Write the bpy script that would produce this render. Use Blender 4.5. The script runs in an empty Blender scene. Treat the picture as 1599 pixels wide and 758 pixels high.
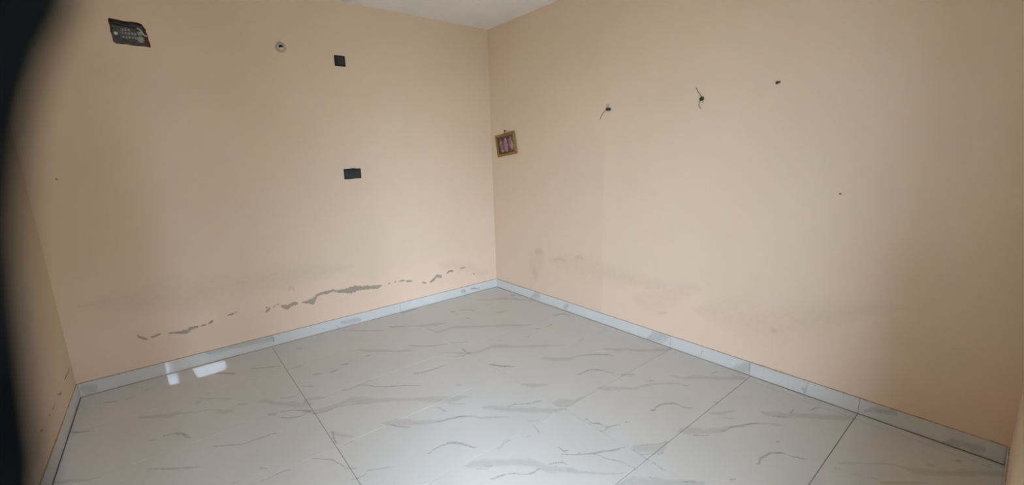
import bpy, bmesh, math, random
from mathutils import Vector, Matrix
from mathutils.geometry import tessellate_polygon

random.seed(7)
S = bpy.context.scene
COL = S.collection

# ---------------------------------------------------------------- camera
FPX, YAW, PITCH, ROLL = 667.44, 0.681984, -0.199388, -0.029480
CAM = Vector((-3.1000, -4.1467, 1.6038))
_f = Vector((math.sin(YAW) * math.cos(PITCH), math.cos(YAW) * math.cos(PITCH), math.sin(PITCH)))
_r = Vector((math.cos(YAW), -math.sin(YAW), 0))
_u = _r.cross(_f)
_c, _s = math.cos(ROLL), math.sin(ROLL)
_right, _up = _c * _r + _s * _u, -_s * _r + _c * _u
cd = bpy.data.cameras.new('camera')
cd.sensor_width = 36.0
cd.lens = FPX / 1599 * 36
cd.clip_start = 0.005
cd.dof.use_dof = True
cd.dof.focus_distance = 3.2
cd.dof.aperture_fstop = 1.45
cam = bpy.data.objects.new('camera', cd)
COL.objects.link(cam)
M = Matrix((_right, _up, -_f)).transposed().to_4x4()
M.translation = CAM
cam.matrix_world = M
S.camera = cam

# ---------------------------------------------------------------- sky, exposure
w = bpy.data.worlds.new('world')
S.world = w
w.use_nodes = True
wn = w.node_tree
# hazy bright daylight: an even, slightly blue sky
wn.nodes['Background'].inputs['Color'].default_value = (0.75, 0.91, 1.13, 1)
wn.nodes['Background'].inputs['Strength'].default_value = 1.0
sl = bpy.data.lights.new('sun', 'SUN')
sl.energy = 1.0
sl.angle = math.radians(3)
sl.color = (1.0, .95, .88)
sun = bpy.data.objects.new('sun', sl)
sun.rotation_euler = (math.radians(24), 0, math.radians(-35))
sun.location = (-8, -10, 12)
COL.objects.link(sun)
S.view_settings.view_transform = 'Standard'
S.view_settings.look = 'None'
S.view_settings.gamma = 1.0
S.view_settings.exposure = 5.79
S.cycles.use_denoising = True
S.cycles.max_bounces = 12
S.cycles.diffuse_bounces = 8
S.cycles.sample_clamp_indirect = 8.0

# room measures (metres): corner of the back and right walls at the origin
RW, RD, RH, WT = 3.766, 4.24, 3.0, 0.2          # width, depth, height, wall thickness
FT = .12                                        # front wall is half a brick thick
SKH, SKT = 0.10, 0.008                          # skirting height and thickness
DX0, DX1, DH = -3.50, -2.62, 2.15               # doorway in the front wall
WX0, WX1, WZ0, WZ1 = -1.45, -.55, .95, 2.10      # window in the front wall

# traced marks: (kind, [(along, across, half width)])
FLOOR_VEINS = [('l',[(-2.665,-2.4512,.0087),(-2.6302,-2.451,.0109),(-2.5929,-2.4404,.0066)]),('l',[(-2.5465,-2.4198,.0133),(-2.5291,-2.4058,.0112),(-2.5112,-2.3852,.0068)]),('l',[(-2.51,-2.3007,.0096),(-2.4918,-2.2857,.0073)]),('b',[(-2.2554,-2.6451,.0057),(-2.1407,-2.6379,.023),(-2.0568,-2.6328,.0269),(-1.9942,-2.6136,.0097),(-1.9222,-2.6059,.0078),(-1.8581,-2.5863,.006),(-1.7169,-2.5973,.0079),(-1.6862,-2.614,.0078)]),('b',[(-2.0044,-2.4836,.0256),(-1.9879,-2.4906,.0254),(-1.9759,-2.4913,.0169)]),('b',[(-2.0171,-2.4414,.0066),(-1.9228,-2.4422,.0088),(-1.7875,-2.4557,.0087)]),('l',[(-1.9894,-2.8919,.0111),(-1.9642,-2.8823,.0096)]),('l',[(-1.9431,-2.852,.0066),(-1.8831,-2.8309,.0133),(-1.8435,-2.8359,.0183),(-1.7683,-2.8757,.0129)]),('l',[(-1.5578,-2.9635,.006),(-1.4664,-2.9573,.0076),(-1.41,-2.9525,.0076),(-1.3605,-2.9203,.0093),(-1.309,-2.8889,.0096),(-1.2518,-2.8553,.0065)]),('l',[(-2.5769,-2.7824,.0086),(-2.5172,-2.7901,.0137),(-2.4619,-2.7828,.0069)]),('l',[(-1.7867,-3.1345,.0052),(-1.7003,-3.1406,.0078),(-1.6231,-3.1349,.0079),(-1.5325,-3.1348,.0052)]),('b',[(-2.2232,-3.2201,.0097),(-2.1536,-3.2112,.0147),(-2.0524,-3.2069,.0123),(-2.0185,-3.1916,.0062)]),('l',[(-1.9024,-2.0182,.0114),(-1.8046,-2.0021,.0115),(-1.6919,-1.9867,.0087)]),('b',[(-1.5933,-2.0612,.0138),(-1.5651,-2.0249,.0254),(-1.5142,-2.0059,.0114)]),('l',[(-2.1338,-2.0716,.0193),(-2.0175,-2.089,.0218),(-1.9767,-2.0914,.0054)]),('l',[(-1.3552,-2.1358,.0079),(-1.3178,-2.1329,.0186),(-1.2924,-2.1318,.0053)]),('l',[(-1.2339,-2.1171,.008),(-1.2048,-2.0925,.0245),(-1.1856,-2.075,.0082)]),('l',[(-1.1911,-1.9922,.0086),(-1.161,-1.9828,.0174),(-1.1414,-1.9812,.0058)]),('l',[(-1.3606,-2.3138,.0071),(-1.2761,-2.3116,.0095)]),('l',[(-1.029,-2.3821,.0068),(-.9476,-2.3414,.0093),(-.9055,-2.2855,.0097),(-.8732,-2.2514,.0074)]),('l',[(-.931,-2.3193,.0047),(-.8011,-2.345,.0093),(-.7383,-2.3531,.0116),(-.5837,-2.3434,.0093),(-.5611,-2.347,.007),(-.4979,-2.3482,.0046)]),('b',[(-1.8815,-2.4486,.0087),(-1.8087,-2.4525,.0087),(-1.8027,-2.4528,.0025)]),('b',[(-1.6927,-2.5262,.0103),(-1.622,-2.5299,.0124),(-1.6161,-2.5302,.0041)]),('b',[(-1.5519,-2.493,.0169),(-1.4563,-2.5204,.0187),(-1.3296,-2.545,.0286),(-1.2434,-2.5594,.0364),(-1.1942,-2.556,.0365)]),('l',[(-1.4323,-2.4682,.0065),(-1.3414,-2.452,.0087)]),('b',[(-1.2435,-2.4989,.0295),(-1.198,-2.4848,.0191),(-1.1215,-2.4743,.0086)]),('l',[(-1.3391,-2.6352,.0115),(-1.2924,-2.6187,.0117),(-1.1905,-2.6239,.0155),(-1.151,-2.6258,.0174)]),('l',[(-1.3066,-2.6972,.0074),(-1.2405,-2.7004,.011),(-1.1926,-2.6884,.0111),(-1.165,-2.655,.0114),(-1.1401,-2.6377,.0077)]),('b',[(-1.1458,-2.6374,.023),(-1.0538,-2.608,.0333),(-.9673,-2.5438,.0368),(-.9223,-2.5117,.0418),(-.8241,-2.5312,.0371),(-.7347,-2.5257,.029),(-.6316,-2.5271,.0207),(-.516,-2.5291,.0186),(-.4232,-2.532,.0289),(-.3084,-2.538,.0411),(-.1968,-2.5399,.0328),(-.1344,-2.5165,.0083)]),('l',[(-1.1169,-2.6648,.0075),(-1.0504,-2.6422,.0096),(-.9634,-2.5836,.008),(-.7911,-2.563,.0061)]),('b',[(-1.4157,-2.6555,.0114),(-1.3933,-2.6566,.017),(-1.3653,-2.658,.0151)]),('b',[(-1.7803,-2.5998,.0197),(-1.6903,-2.61,.0195)]),('b',[(-.9112,-2.8759,.0097),(-.8435,-2.8947,.0159),(-.778,-2.9101,.011)]),('l',[(-.9178,-2.8597,.013),(-.8849,-2.916,.0187),(-.8415,-2.9631,.006)]),('l',[(-.8012,-2.9796,.0045),(-.7613,-2.9563,.0061)]),('l',[(-.9289,-3.0925,.0041),(-.8754,-3.0988,.0067),(-.8176,-3.1052,.008),(-.7585,-3.1389,.0078),(-.7236,-3.1594,.0064)]),('l',[(-1.1836,-3.1555,.0077),(-1.1376,-3.1574,.0051)]),('l',[(-1.1217,-3.2485,.0036),(-1.0831,-3.2242,.0048),(-1.0547,-3.1954,.005),(-1.0087,-3.1727,.0051)]),('b',[(-.7143,-3.1723,.0089),(-.6541,-3.1786,.0088)]),('l',[(-.6486,-3.2556,.0059),(-.5938,-3.2261,.0073),(-.5869,-3.1937,.005),(-.5354,-3.1884,.005),(-.4678,-3.1763,.0038)]),('l',[(-1.269,-3.2611,.0047),(-1.2382,-3.2554,.0059)]),('l',[(-.5704,-2.1744,.0104),(-.4861,-2.1485,.0158),(-.4172,-2.0999,.0108),(-.3443,-2.0637,.0083)]),('l',[(-.2288,-2.3587,.0069),(-.1868,-2.3565,.0069)]),('l',[(.0117,-2.0664,.011),(.0913,-2.0931,.0163),(.1957,-2.1049,.0108)]),('b',[(.2527,-2.3743,.0091),(.3355,-2.3949,.0271),(.4313,-2.3889,.0068)]),('b',[(-.2441,-2.5953,.0059),(-.1433,-2.6006,.0098)]),('b',[(.0041,-2.6524,.019),(.0808,-2.662,.0283),(.1894,-2.6862,.0259),(.2969,-2.6953,.0276),(.425,-2.7055,.0274),(.5011,-2.6964,.011)]),('l',[(.157,-2.645,.0114),(.1901,-2.6237,.0097),(.2896,-2.6191,.0078),(.3688,-2.5938,.0099)]),('l',[(-.3153,-2.6361,.0058),(-.2544,-2.6767,.0075)]),('b',[(-.6034,-2.7838,.0138),(-.5401,-2.7868,.0345),(-.4781,-2.7847,.038),(-.4338,-2.797,.0274),(-.372,-2.7949,.024),(-.2903,-2.787,.0155),(-.2107,-2.7598,.0141),(-.1284,-2.7427,.016),(-.0649,-2.7441,.0089),(.0206,-2.7624,.0105),(.1255,-2.7588,.0088)]),('l',[(-.5971,-2.806,.0068),(-.5313,-2.8208,.0084),(-.4463,-2.8331,.005)]),('l',[(-.2903,-2.787,.0052),(-.2103,-2.7633,.0053),(-.1391,-2.7422,.0107),(-.0966,-2.7443,.0053)]),('l',[(-.2887,-3.0769,.0055),(-.2662,-3.0461,.0099),(-.2239,-3.0154,.0087),(-.1696,-2.9932,.0147),(-.1304,-2.9994,.0161),(-.0902,-3.0185,.0101),(-.0409,-3.0392,.0085)]),('b',[(-.0739,-3.1801,.005),(-.0301,-3.1718,.0279),(.0236,-3.1741,.0354),(.0948,-3.1682,.028),(.1842,-3.1681,.0229),(.2554,-3.1749,.0278),(.3164,-3.1963,.0323),(.3756,-3.2234,.0291),(.4439,-3.2359,.0168),(.5278,-3.2536,.0118)]),('l',[(.0291,-3.1931,.0037),(.0468,-3.1938,.0062),(.0689,-3.1923,.0037)]),('l',[(.0682,-3.2842,.008),(.0976,-3.2715,.0105),(.1402,-3.2557,.0071),(.1833,-3.2491,.0059),(.2433,-3.2598,.007),(.2872,-3.2438,.0119),(.3145,-3.2245,.0073)]),('l',[(.4291,-3.0557,.0042),(.4529,-3.0913,.0109),(.4808,-3.0898,.0041)]),('l',[(.4501,-3.1142,.0053),(.5131,-3.1209,.0053),(.5515,-3.1092,.0067)]),('l',[(.3747,-3.1862,.0075),(.4063,-3.1812,.0075),(.4501,-3.1869,.0088),(.4578,-3.196,.0062)]),('b',[(.2706,-2.809,.0068),(.3327,-2.807,.0068)]),('b',[(.2546,-2.9604,.0075),(.2841,-2.9542,.0045)]),('b',[(.3085,-2.869,.013),(.3354,-2.918,.0156)]),('b',[(.0916,-3.0548,.0056),(.1476,-2.9855,.0148),(.1669,-2.9863,.0059)]),('l',[(.6776,-2.2556,.0148),(.7209,-2.2205,.0126),(.7889,-2.1938,.0154),(.838,-2.2019,.0178),(.8812,-2.2351,.0125),(.9271,-2.2529,.0099)]),('b',[(.9809,-2.2858,.0193),(1.0793,-2.2867,.0145)]),('b',[(.7963,-2.4606,.0216),(.8529,-2.4681,.0323),(.9343,-2.4682,.0237),(1.0132,-2.477,.015),(1.0793,-2.4499,.0152),(1.1691,-2.4259,.0155),(1.2655,-2.4201,.0133),(1.3366,-2.4196,.0111),(1.3812,-2.4557,.013)]),('l',[(1.1486,-2.379,.0068),(1.1897,-2.3814,.0068)]),('b',[(1.3505,-2.3196,.0142),(1.4198,-2.3595,.0162),(1.4982,-2.3451,.0256),(1.5883,-2.3598,.0208),(1.7126,-2.3764,.0251),(1.8289,-2.3785,.0251)]),('b',[(.4532,-2.6237,.0116),(.4984,-2.6144,.039),(.5534,-2.6172,.0389),(.6002,-2.6,.0197),(.6622,-2.5631,.0061)]),('l',[(.4563,-2.6471,.0057),(.4934,-2.6566,.0076),(.5476,-2.6594,.0076)]),('l',[(1.0613,-2.7376,.0161),(1.0995,-2.7028,.0128),(1.1654,-2.6684,.015),(1.22,-2.6675,.0169),(1.2587,-2.7072,.0109),(1.3111,-2.7229,.009)]),('l',[(.6302,-2.8095,.0135),(.6546,-2.8444,.0099),(.7127,-2.8588,.0163),(.7364,-2.8893,.0112),(.8204,-2.8738,.0065)]),('l',[(.6925,-2.9316,.0062),(.7779,-2.8832,.008)]),('l',[(.8621,-2.8494,.0082),(.8922,-2.8509,.0066)]),('b',[(1.173,-2.9493,.0274),(1.2325,-2.9475,.0396),(1.3071,-2.9556,.0242),(1.3835,-2.9592,.0211),(1.4368,-2.9304,.0139),(1.5392,-2.9194,.0109),(1.5673,-2.9079,.011),(1.6122,-2.8987,.0111),(1.7188,-2.9038,.0095),(1.7555,-2.9249,.0093)]),('l',[(1.2243,-2.9899,.0059),(1.2984,-2.9963,.0044)]),('b',[(1.4143,-2.7875,.0138),(1.4549,-2.7895,.0155),(1.5697,-2.7687,.007)]),('l',[(1.4647,-2.8333,.0067),(1.5203,-2.8445,.0049)]),('b',[(.8469,-3.0811,.0192),(.9043,-3.0905,.0353),(.9771,-3.0937,.0379),(1.0092,-3.0813,.0246),(1.0548,-3.0453,.007)]),('l',[(.8411,-3.1015,.0054),(.872,-3.1364,.0052),(.8963,-3.1739,.0051)]),('l',[(.872,-3.1364,.0039),(.9443,-3.1368,.0039)]),('l',[(.8944,-3.0623,.0042),(.9903,-3.0552,.0042),(1.0517,-3.0408,.0057)]),('l',[(.4277,-3.0556,.0042),(.4569,-3.0847,.0068),(.479,-3.0925,.0041)]),('l',[(.4528,-3.1183,.0053),(.5299,-3.1216,.0066),(.6125,-3.1185,.0119),(.6703,-3.1049,.0107),(.7564,-3.0909,.0095),(.7873,-3.0785,.0069)]),('l',[(.6203,-3.1255,.004),(.6852,-3.1611,.0051),(.7497,-3.1893,.0062),(.785,-3.2219,.0061),(.8126,-3.2473,.0047)]),('l',[(.9137,-3.2025,.0037),(.938,-3.2344,.006),(.9637,-3.2595,.0035)]),('b',[(.4611,-3.2269,.0121),(.5436,-3.2543,.0094),(.627,-3.2671,.007),(.7281,-3.2736,.0046)]),('b',[(.7005,-3.3494,.0108),(.7287,-3.3362,.0175),(.763,-3.332,.0308),(.8924,-3.3426,.0305),(.9889,-3.3497,.0216),(1.1038,-3.3509,.013)]),('l',[(1.0176,-3.3398,.0055),(1.076,-3.3388,.0044)]),('l',[(1.251,-3.3368,.0066),(1.2766,-3.3356,.0055)]),('b',[(1.7362,-2.8036,.0238),(1.7862,-2.8235,.0285),(1.8856,-2.8284,.025),(1.979,-2.8416,.0265),(2.0519,-2.8537,.0262),(2.1436,-2.8667,.026),(2.2176,-2.8753,.0258)]),('l',[(1.7661,-2.8396,.0066),(1.8354,-2.843,.005)]),('l',[(1.9003,-2.7977,.0103),(1.9361,-2.7746,.007)]),('l',[(2.0371,-2.7797,.0069),(2.0807,-2.7621,.0123),(2.1086,-2.7599,.007)]),('l',[(1.3963,-2.9598,.0075),(1.4778,-2.9245,.0078),(1.5667,-2.9063,.0079),(1.5961,-2.898,.0127),(1.6319,-2.8964,.0063)]),('b',[(1.5701,-2.8999,.0063),(1.7174,-2.9038,.0095),(1.756,-2.9217,.0124)]),('l',[(1.451,-3.2312,.0096),(1.477,-3.2011,.0148),(1.5299,-3.1712,.0101),(1.5763,-3.1536,.0116),(1.6177,-3.1593,.0115),(1.6475,-3.1827,.0075),(1.6893,-3.1999,.0111),(1.7109,-3.2072,.0049)]),('l',[(1.6486,-3.0648,.0069),(1.6605,-3.0682,.0055)]),('l',[(1.4906,-2.6662,.0056),(1.5118,-2.6673,.0056)]),('l',[(1.2539,-3.3369,.0055),(1.2748,-3.3366,.0055)]),('b',[(1.8925,-3.2469,.0076),(1.9925,-3.2511,.0057),(2.1301,-3.2665,.0112),(2.1602,-3.301,.0198),(2.2036,-3.3121,.0232),(2.2509,-3.3187,.0231),(2.2909,-3.3322,.0193),(2.3528,-3.3366,.0192),(2.4499,-3.3387,.0209),(2.5448,-3.3425,.0208),(2.6059,-3.3468,.0173)]),('l',[(2.1615,-3.3288,.0035),(2.1854,-3.3316,.0044),(2.2298,-3.3406,.0035)]),('b',[(2.2921,-3.2829,.0128),(2.3194,-3.2792,.011)]),('l',[(1.8132,-3.2792,.0055),(1.8354,-3.2858,.0037)]),('l',[(1.8635,-3.3277,.0035),(1.8989,-3.3291,.0035)]),('l',[(1.9469,-3.3472,.0035),(1.9637,-3.3586,.0034)]),('b',[(1.9589,-3.3872,.01),(1.9923,-3.3859,.0117),(2.1062,-3.3887,.0083),(2.1645,-3.3953,.005)]),('l',[(2.462,-3.2561,.0132),(2.4833,-3.2521,.0094)]),('b',[(-.2141,-.4978,.0207),(-.0512,-.5,.029),(.0842,-.4832,.0292),(.2602,-.5279,.0287),(.4063,-.5735,.0241)]),('l',[(-.4644,-.8573,.0214),(-.4271,-.8533,.0143)]),('l',[(-.3816,-.8107,.0109),(-.3053,-.8098,.0182),(-.2137,-.8426,.0144)]),('l',[(-.2868,-1.0577,.0229),(-.251,-1.054,.0196)]),('b',[(-.992,-1.2351,.012),(-.8779,-1.2289,.0151),(-.7633,-1.2227,.0121),(-.6709,-1.2208,.0303),(-.5821,-1.1975,.0398),(-.4813,-1.1686,.0124)]),('b',[(-.6059,-1.3219,.0116),(-.5276,-1.3839,.0252),(-.4456,-1.3338,.0316),(-.3499,-1.2834,.0324),(-.1555,-1.2834,.0265),(.016,-1.2817,.0265),(.0961,-1.279,.0383),(.1762,-1.2791,.0324),(.2106,-1.2788,.0324),(.3364,-1.2825,.0177)]),('l',[(-.709,-1.6672,.0195),(-.6747,-1.6815,.0145),(-.5789,-1.6951,.0096),(-.5175,-1.6921,.0144),(-.3976,-1.6644,.0097)]),('l',[(-.3588,-1.6428,.0074),(-.2138,-1.6283,.0074)]),('b',[(-1.2027,-1.7394,.007),(-1.1441,-1.7318,.0141),(-1.0359,-1.7504,.0279),(-.9322,-1.7573,.0209),(-.8271,-1.771,.0184),(-.726,-1.7709,.023),(-.6731,-1.7811,.0092)]),('l',[(-1.0439,-1.8497,.0132),(-1.007,-1.8412,.0089)]),('b',[(-.4124,-1.8361,.0067),(-.3337,-1.8302,.0156),(-.2422,-1.8472,.0199),(-.1725,-1.8518,.0198),(-.0952,-1.8237,.0268),(-.0185,-1.7608,.0301),(.0312,-1.7293,.0353),(.1233,-1.7355,.0352),(.1834,-1.7512,.0279),(.286,-1.7535,.0232),(.408,-1.7524,.0232),(.4893,-1.7533,.0209),(.5912,-1.7508,.014)]),('l',[(-.2509,-1.7683,.0092),(-.2162,-1.8113,.0158),(-.178,-1.8448,.0133)]),('l',[(-.3538,-1.8983,.0064),(-.2362,-1.9016,.0107),(-.209,-1.882,.013),(-.1772,-1.8536,.011)]),('l',[(-.4568,-2.136,.0056),(-.4162,-2.1067,.0095),(-.3892,-2.1027,.0057)]),('l',[(-.3851,-2.0705,.0078),(-.3396,-2.0636,.0078)]),('b',[(.005,-2.0595,.0078),(.0711,-2.0868,.0174),(.1636,-2.0983,.0096)]),('b',[(.0162,-.9214,.0174),(.1031,-.9146,.0174)]),('l',[(-.7031,-.4952,.0249),(-.6375,-.4806,.025)]),('l',[(-.9981,-.838,.0216),(-.909,-.7847,.0442),(-.8426,-.7355,.015)]),('l',[(.1771,-.3705,.0398),(.2168,-.3742,.0298)]),('b',[(.0542,-.9074,.016),(.1395,-.8744,.0162)]),('l',[(.4092,-1.3893,.0128),(.4483,-1.3761,.0129)]),('l',[(.5024,-1.341,.0131),(.5712,-1.2963,.0134)]),('l',[(.7718,-1.6705,.0111),(.8113,-1.6478,.0112)]),('l',[(.2891,-1.553,.0088),(.3318,-1.556,.0088)]),('b',[(.4379,-1.9891,.0233),(.5339,-2.0068,.03),(.6315,-2.006,.0254),(.7019,-1.9705,.0165),(.7818,-1.9517,.0167),(.8492,-1.944,.0167),(.9589,-1.9463,.0167),(.9859,-1.9721,.0118)]),('l',[(.7818,-1.9517,.0071),(.8497,-1.9416,.0096),(.9589,-1.9463,.0096)]),('b',[(.9576,-1.8517,.0126),(1.0436,-1.8701,.0224),(1.1132,-1.8621,.0275),(1.196,-1.8878,.0271),(1.346,-1.8977,.027),(1.3829,-1.8977,.0245),(1.4755,-1.8887,.0247),(1.5185,-1.8636,.01)]),('l',[(.6092,-1.0497,.015),(.7094,-1.0197,.0228),(.7729,-1.0629,.0223)]),('b',[(-1.4453,-1.2784,.0118),(-1.313,-1.2968,.0205),(-1.2176,-1.3095,.0203),(-1.0475,-1.3078,.0116)]),('l',[(-1.7049,-1.6631,.0122),(-1.6696,-1.6608,.0122)]),('l',[(-1.0139,-1.2231,.0121),(-.8736,-1.2278,.0121)]),('l',[(1.6534,-2.2931,.0097),(1.6986,-2.2817,.0078)]),('l',[(1.1483,-2.3816,.0055),(1.1862,-2.3838,.0073)]),('l',[(1.4587,-2.8344,.0054),(1.5197,-2.8443,.0053)])]
SKIRT_VEINS = {'R':[('b',[(-.7941,.0812,.0477),(-.7774,.0772,.0538),(-.7094,.049,.0484),(-.6567,.006,.0245)]),('b',[(-2.3861,.0957,.0053),(-2.3385,.0803,.0404),(-2.2441,.0497,.0551),(-2.1614,-.0007,.0188)]),('l',[(-1.2394,.0722,.0221),(-1.2034,.0461,.0447),(-1.1816,.0404,.0449)]),('b',[(-3.0152,.0624,.0539),(-2.98,.0407,.0545),(-2.9316,.0218,.0276),(-2.8753,-.0084,.012)]),('l',[(-2.6683,.0694,.0067),(-2.6533,.047,.0168),(-2.643,.0132,.0169)]),('l',[(-2.2599,-.2787,.0076),(-2.2342,-.2601,.0076)]),('l',[(-3.3742,.0872,.0056),(-3.3685,.0556,.0281),(-3.3594,.0297,.0318),(-3.3441,.0377,.0177)]),('b',[(-3.8057,.0837,.0123),(-3.7615,.0753,.0188),(-3.7166,.0604,.0191),(-3.6719,.0321,.0065)]),('b',[(-4.1606,.0456,.0138),(-4.0987,.033,.0212),(-4.0475,.0273,.0216),(-4.0157,.0097,.0073)])],'B':[('b',[(-1.9177,.0518,.0165),(-1.8657,.0443,.0222),(-1.7982,.0471,.0252),(-1.7304,.0401,.0141)]),('l',[(-.5287,.0552,.0232),(-.5003,.0521,.0333),(-.4716,.0506,.0334)]),('l',[(-.3933,.0584,.0168),(-.3344,.0487,.0204),(-.2746,.0405,.0171)]),('l',[(-1.9718,.0318,.0082),(-1.9486,.0067,.0082)]),('l',[(-2.0975,.04,.0054),(-2.0744,.0236,.0054)]),('b',[(-3.7454,.0557,.0312),(-3.7126,.0427,.0377),(-3.6688,.0389,.0253)]),('l',[(-2.5278,.0797,.0271),(-2.5176,.0483,.0272)]),('b',[(-2.9868,.0949,.0301),(-2.8632,.097,.0307),(-2.7356,.0888,.0262),(-2.5292,.0689,.0271)])]}
BACK_CHIPS = [[(-3.3959,.3655,.0052),(-3.3831,.3475,.0104),(-3.3629,.326,.0084),(-3.3407,.3159,.0053)],[(-3.3211,.3243,.0042),(-3.2993,.3254,.0074),(-3.2783,.3302,.0075),(-3.2596,.3357,.0043)],[(-3.2133,.3253,.0043),(-3.1725,.3177,.0065),(-3.1395,.3102,.011),(-3.1184,.3074,.0176),(-3.0972,.3046,.0133),(-3.0769,.324,.0133),(-3.0546,.3268,.0089),(-3.0232,.3294,.0067)],[(-3.01,.3279,.0045),(-2.9874,.3285,.0056),(-2.9693,.3281,.0045)],[(-2.9528,.3351,.0068),(-2.9384,.3405,.0113),(-2.9232,.3504,.0045)],[(-2.8213,.3678,.0046),(-2.7906,.368,.0081),(-2.7707,.3723,.0046)],[(-2.7649,.3792,.0047),(-2.7502,.3802,.0047)],[(-2.5445,.3251,.0097),(-2.5223,.3343,.0122),(-2.502,.3517,.0061)],[(-2.5386,.3636,.0036),(-2.519,.3598,.0049)],[(-2.48,.3575,.0049),(-2.4627,.3581,.0061)],[(-2.4483,.3697,.0049),(-2.4343,.3687,.0049)],[(-2.4182,.3494,.0074),(-2.3928,.3328,.0199),(-2.3665,.321,.0225),(-2.3422,.3368,.0175),(-2.3129,.3462,.0176),(-2.2764,.3372,.0076)],[(-2.2452,.3386,.0051),(-2.2052,.3327,.0128),(-2.1705,.3268,.0258),(-2.1466,.3276,.0336),(-2.1255,.3557,.0207),(-2.105,.3774,.0129),(-2.0826,.3828,.0117),(-2.0349,.3838,.0144),(-1.9901,.3856,.0105),(-1.957,.3903,.0093),(-1.9247,.3734,.012),(-1.8971,.3685,.0187),(-1.8577,.3622,.0188),(-1.8232,.3544,.0271),(-1.7889,.3549,.0354),(-1.7521,.362,.0356),(-1.7159,.3609,.0275),(-1.6812,.3532,.0194),(-1.6445,.3493,.0222),(-1.5964,.3415,.0196),(-1.5591,.3332,.0197),(-1.5209,.3305,.0198),(-1.4815,.3349,.0071)],[(-1.4101,.3368,.0064),(-1.386,.3407,.0051)],[(-1.3389,.3464,.0064),(-1.3189,.3448,.0039)],[(-1.2923,.3391,.0039),(-1.2513,.3397,.0091),(-1.2241,.3353,.0052)],[(-1.2137,.3265,.0066),(-1.1766,.32,.0119),(-1.1351,.3099,.0053)],[(-1.0231,.2683,.0068),(-1.0014,.2637,.0122),(-.9729,.2492,.0055)],[(-.9307,.2541,.0082),(-.897,.2609,.0193),(-.8682,.28,.0166),(-.8481,.3039,.0166),(-.8177,.3005,.0166),(-.7752,.2862,.0195)],[(-.7157,.3054,.0056),(-.6908,.3218,.0113),(-.6583,.3297,.0113),(-.6188,.3177,.0128)],[(-.536,.3319,.0043),(-.4943,.3341,.0072),(-.4573,.3344,.0072)],[(-.3501,.2352,.0074),(-.321,.2264,.0059)]]
LEFT_CHIPS = [[(-.3051,.2598,.006),(-.1734,.2547,.006),(-.0918,.2599,.006)],[(-.3911,.2592,.006),(-.3676,.2622,.006)],[(-.5475,.2654,.006),(-.4902,.2421,.006),(-.439,.2344,.006)],[(-.7334,.2505,.006),(-.688,.2449,.006),(-.6424,.2505,.006)],[(-.832,.2598,.006),(-.792,.2525,.006)],[(-1.0489,.2776,.006),(-1.0194,.2669,.006),(-.9857,.259,.006)]]
WALL_STAINS = {'R':[('b',[(-0.855,0.498,0.072),(-0.793,0.488,0.176),(-0.709,0.437,0.179),(-0.622,0.406,0.106)]),('b',[(-2.436,0.501,0.043),(-2.079,0.506,0.069),(-1.659,0.51,0.125),(-1.421,0.497,0.144),(-1.161,0.502,0.123),(-0.993,0.501,0.042)]),('b',[(-2.593,0.553,0.031),(-2.516,0.536,0.073),(-2.355,0.444,0.131),(-2.179,0.356,0.115),(-2.019,0.345,0.047)]),('b',[(-3.739,0.709,0.029),(-3.546,0.618,0.079),(-3.323,0.513,0.146),(-3.022,0.402,0.16),(-2.752,0.398,0.131),(-2.603,0.384,0.042)]),('l',[(-2.333,0.288,0.017),(-2.263,0.269,0.017)]),('l',[(-3.158,0.386,0.018),(-3.143,0.382,0.027),(-3.127,0.377,0.023)]),('b',[(-3.159,0.428,0.018),(-3.104,0.412,0.023),(-3.064,0.4,0.019)]),('l',[(-0.856,0.577,0.021),(-0.796,0.574,0.058),(-0.733,0.565,0.044)]),('l',[(-0.768,0.301,0.045),(-0.726,0.307,0.105),(-0.684,0.321,0.075)]),('l',[(-1.197,0.536,0.02),(-1.106,0.548,0.027),(-1.031,0.528,0.021)]),('l',[(-1.421,0.594,0.019),(-1.379,0.607,0.033),(-1.32,0.59,0.026)])],'B':[('b',[(-3.573,0.655,0.046),(-3.332,0.631,0.127),(-3.025,0.6,0.156),(-2.578,0.61,0.123),(-2.167,0.597,0.108),(-1.819,0.591,0.038)]),('l',[(-2.341,0.488,0.018),(-2.314,0.5,0.035),(-2.29,0.477,0.018)]),('b',[(-0.764,0.414,0.044),(-0.423,0.327,0.078),(-0.147,0.217,0.065)])]}

# ================================================================ helpers
def link(o, parent=None):
    COL.objects.link(o)
    if parent is not None:
        o.parent = parent
        if parent.type == 'MESH' or parent.type == 'EMPTY':
            o.matrix_parent_inverse = Matrix.Identity(4)
    return o


def mesh_obj(name, verts, faces, mat, parent=None, loc=(0, 0, 0), smooth=False):
    me = bpy.data.meshes.new(name)
    me.from_pydata([tuple(v) for v in verts], [], faces)
    me.update()
    bm = bmesh.new()
    bm.from_mesh(me)
    bmesh.ops.recalc_face_normals(bm, faces=bm.faces)
    bm.to_mesh(me)
    bm.free()
    for p in me.polygons:
        p.use_smooth = smooth
    for m in (mat if isinstance(mat, (list, tuple)) else [mat]):
        me.materials.append(m)
    o = bpy.data.objects.new(name, me)
    o.location = loc
    return link(o, parent)


def bm_obj(name, bm, mat, parent=None, loc=(0, 0, 0), rot=None, smooth=False):
    bmesh.ops.recalc_face_normals(bm, faces=bm.faces)
    me = bpy.data.meshes.new(name)
    bm.to_mesh(me)
    bm.free()
    for p in me.polygons:
        p.use_smooth = smooth
    me.materials.append(mat)
    o = bpy.data.objects.new(name, me)
    o.location = loc
    if rot is not None:
        o.rotation_euler = rot
    return link(o, parent)


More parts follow.
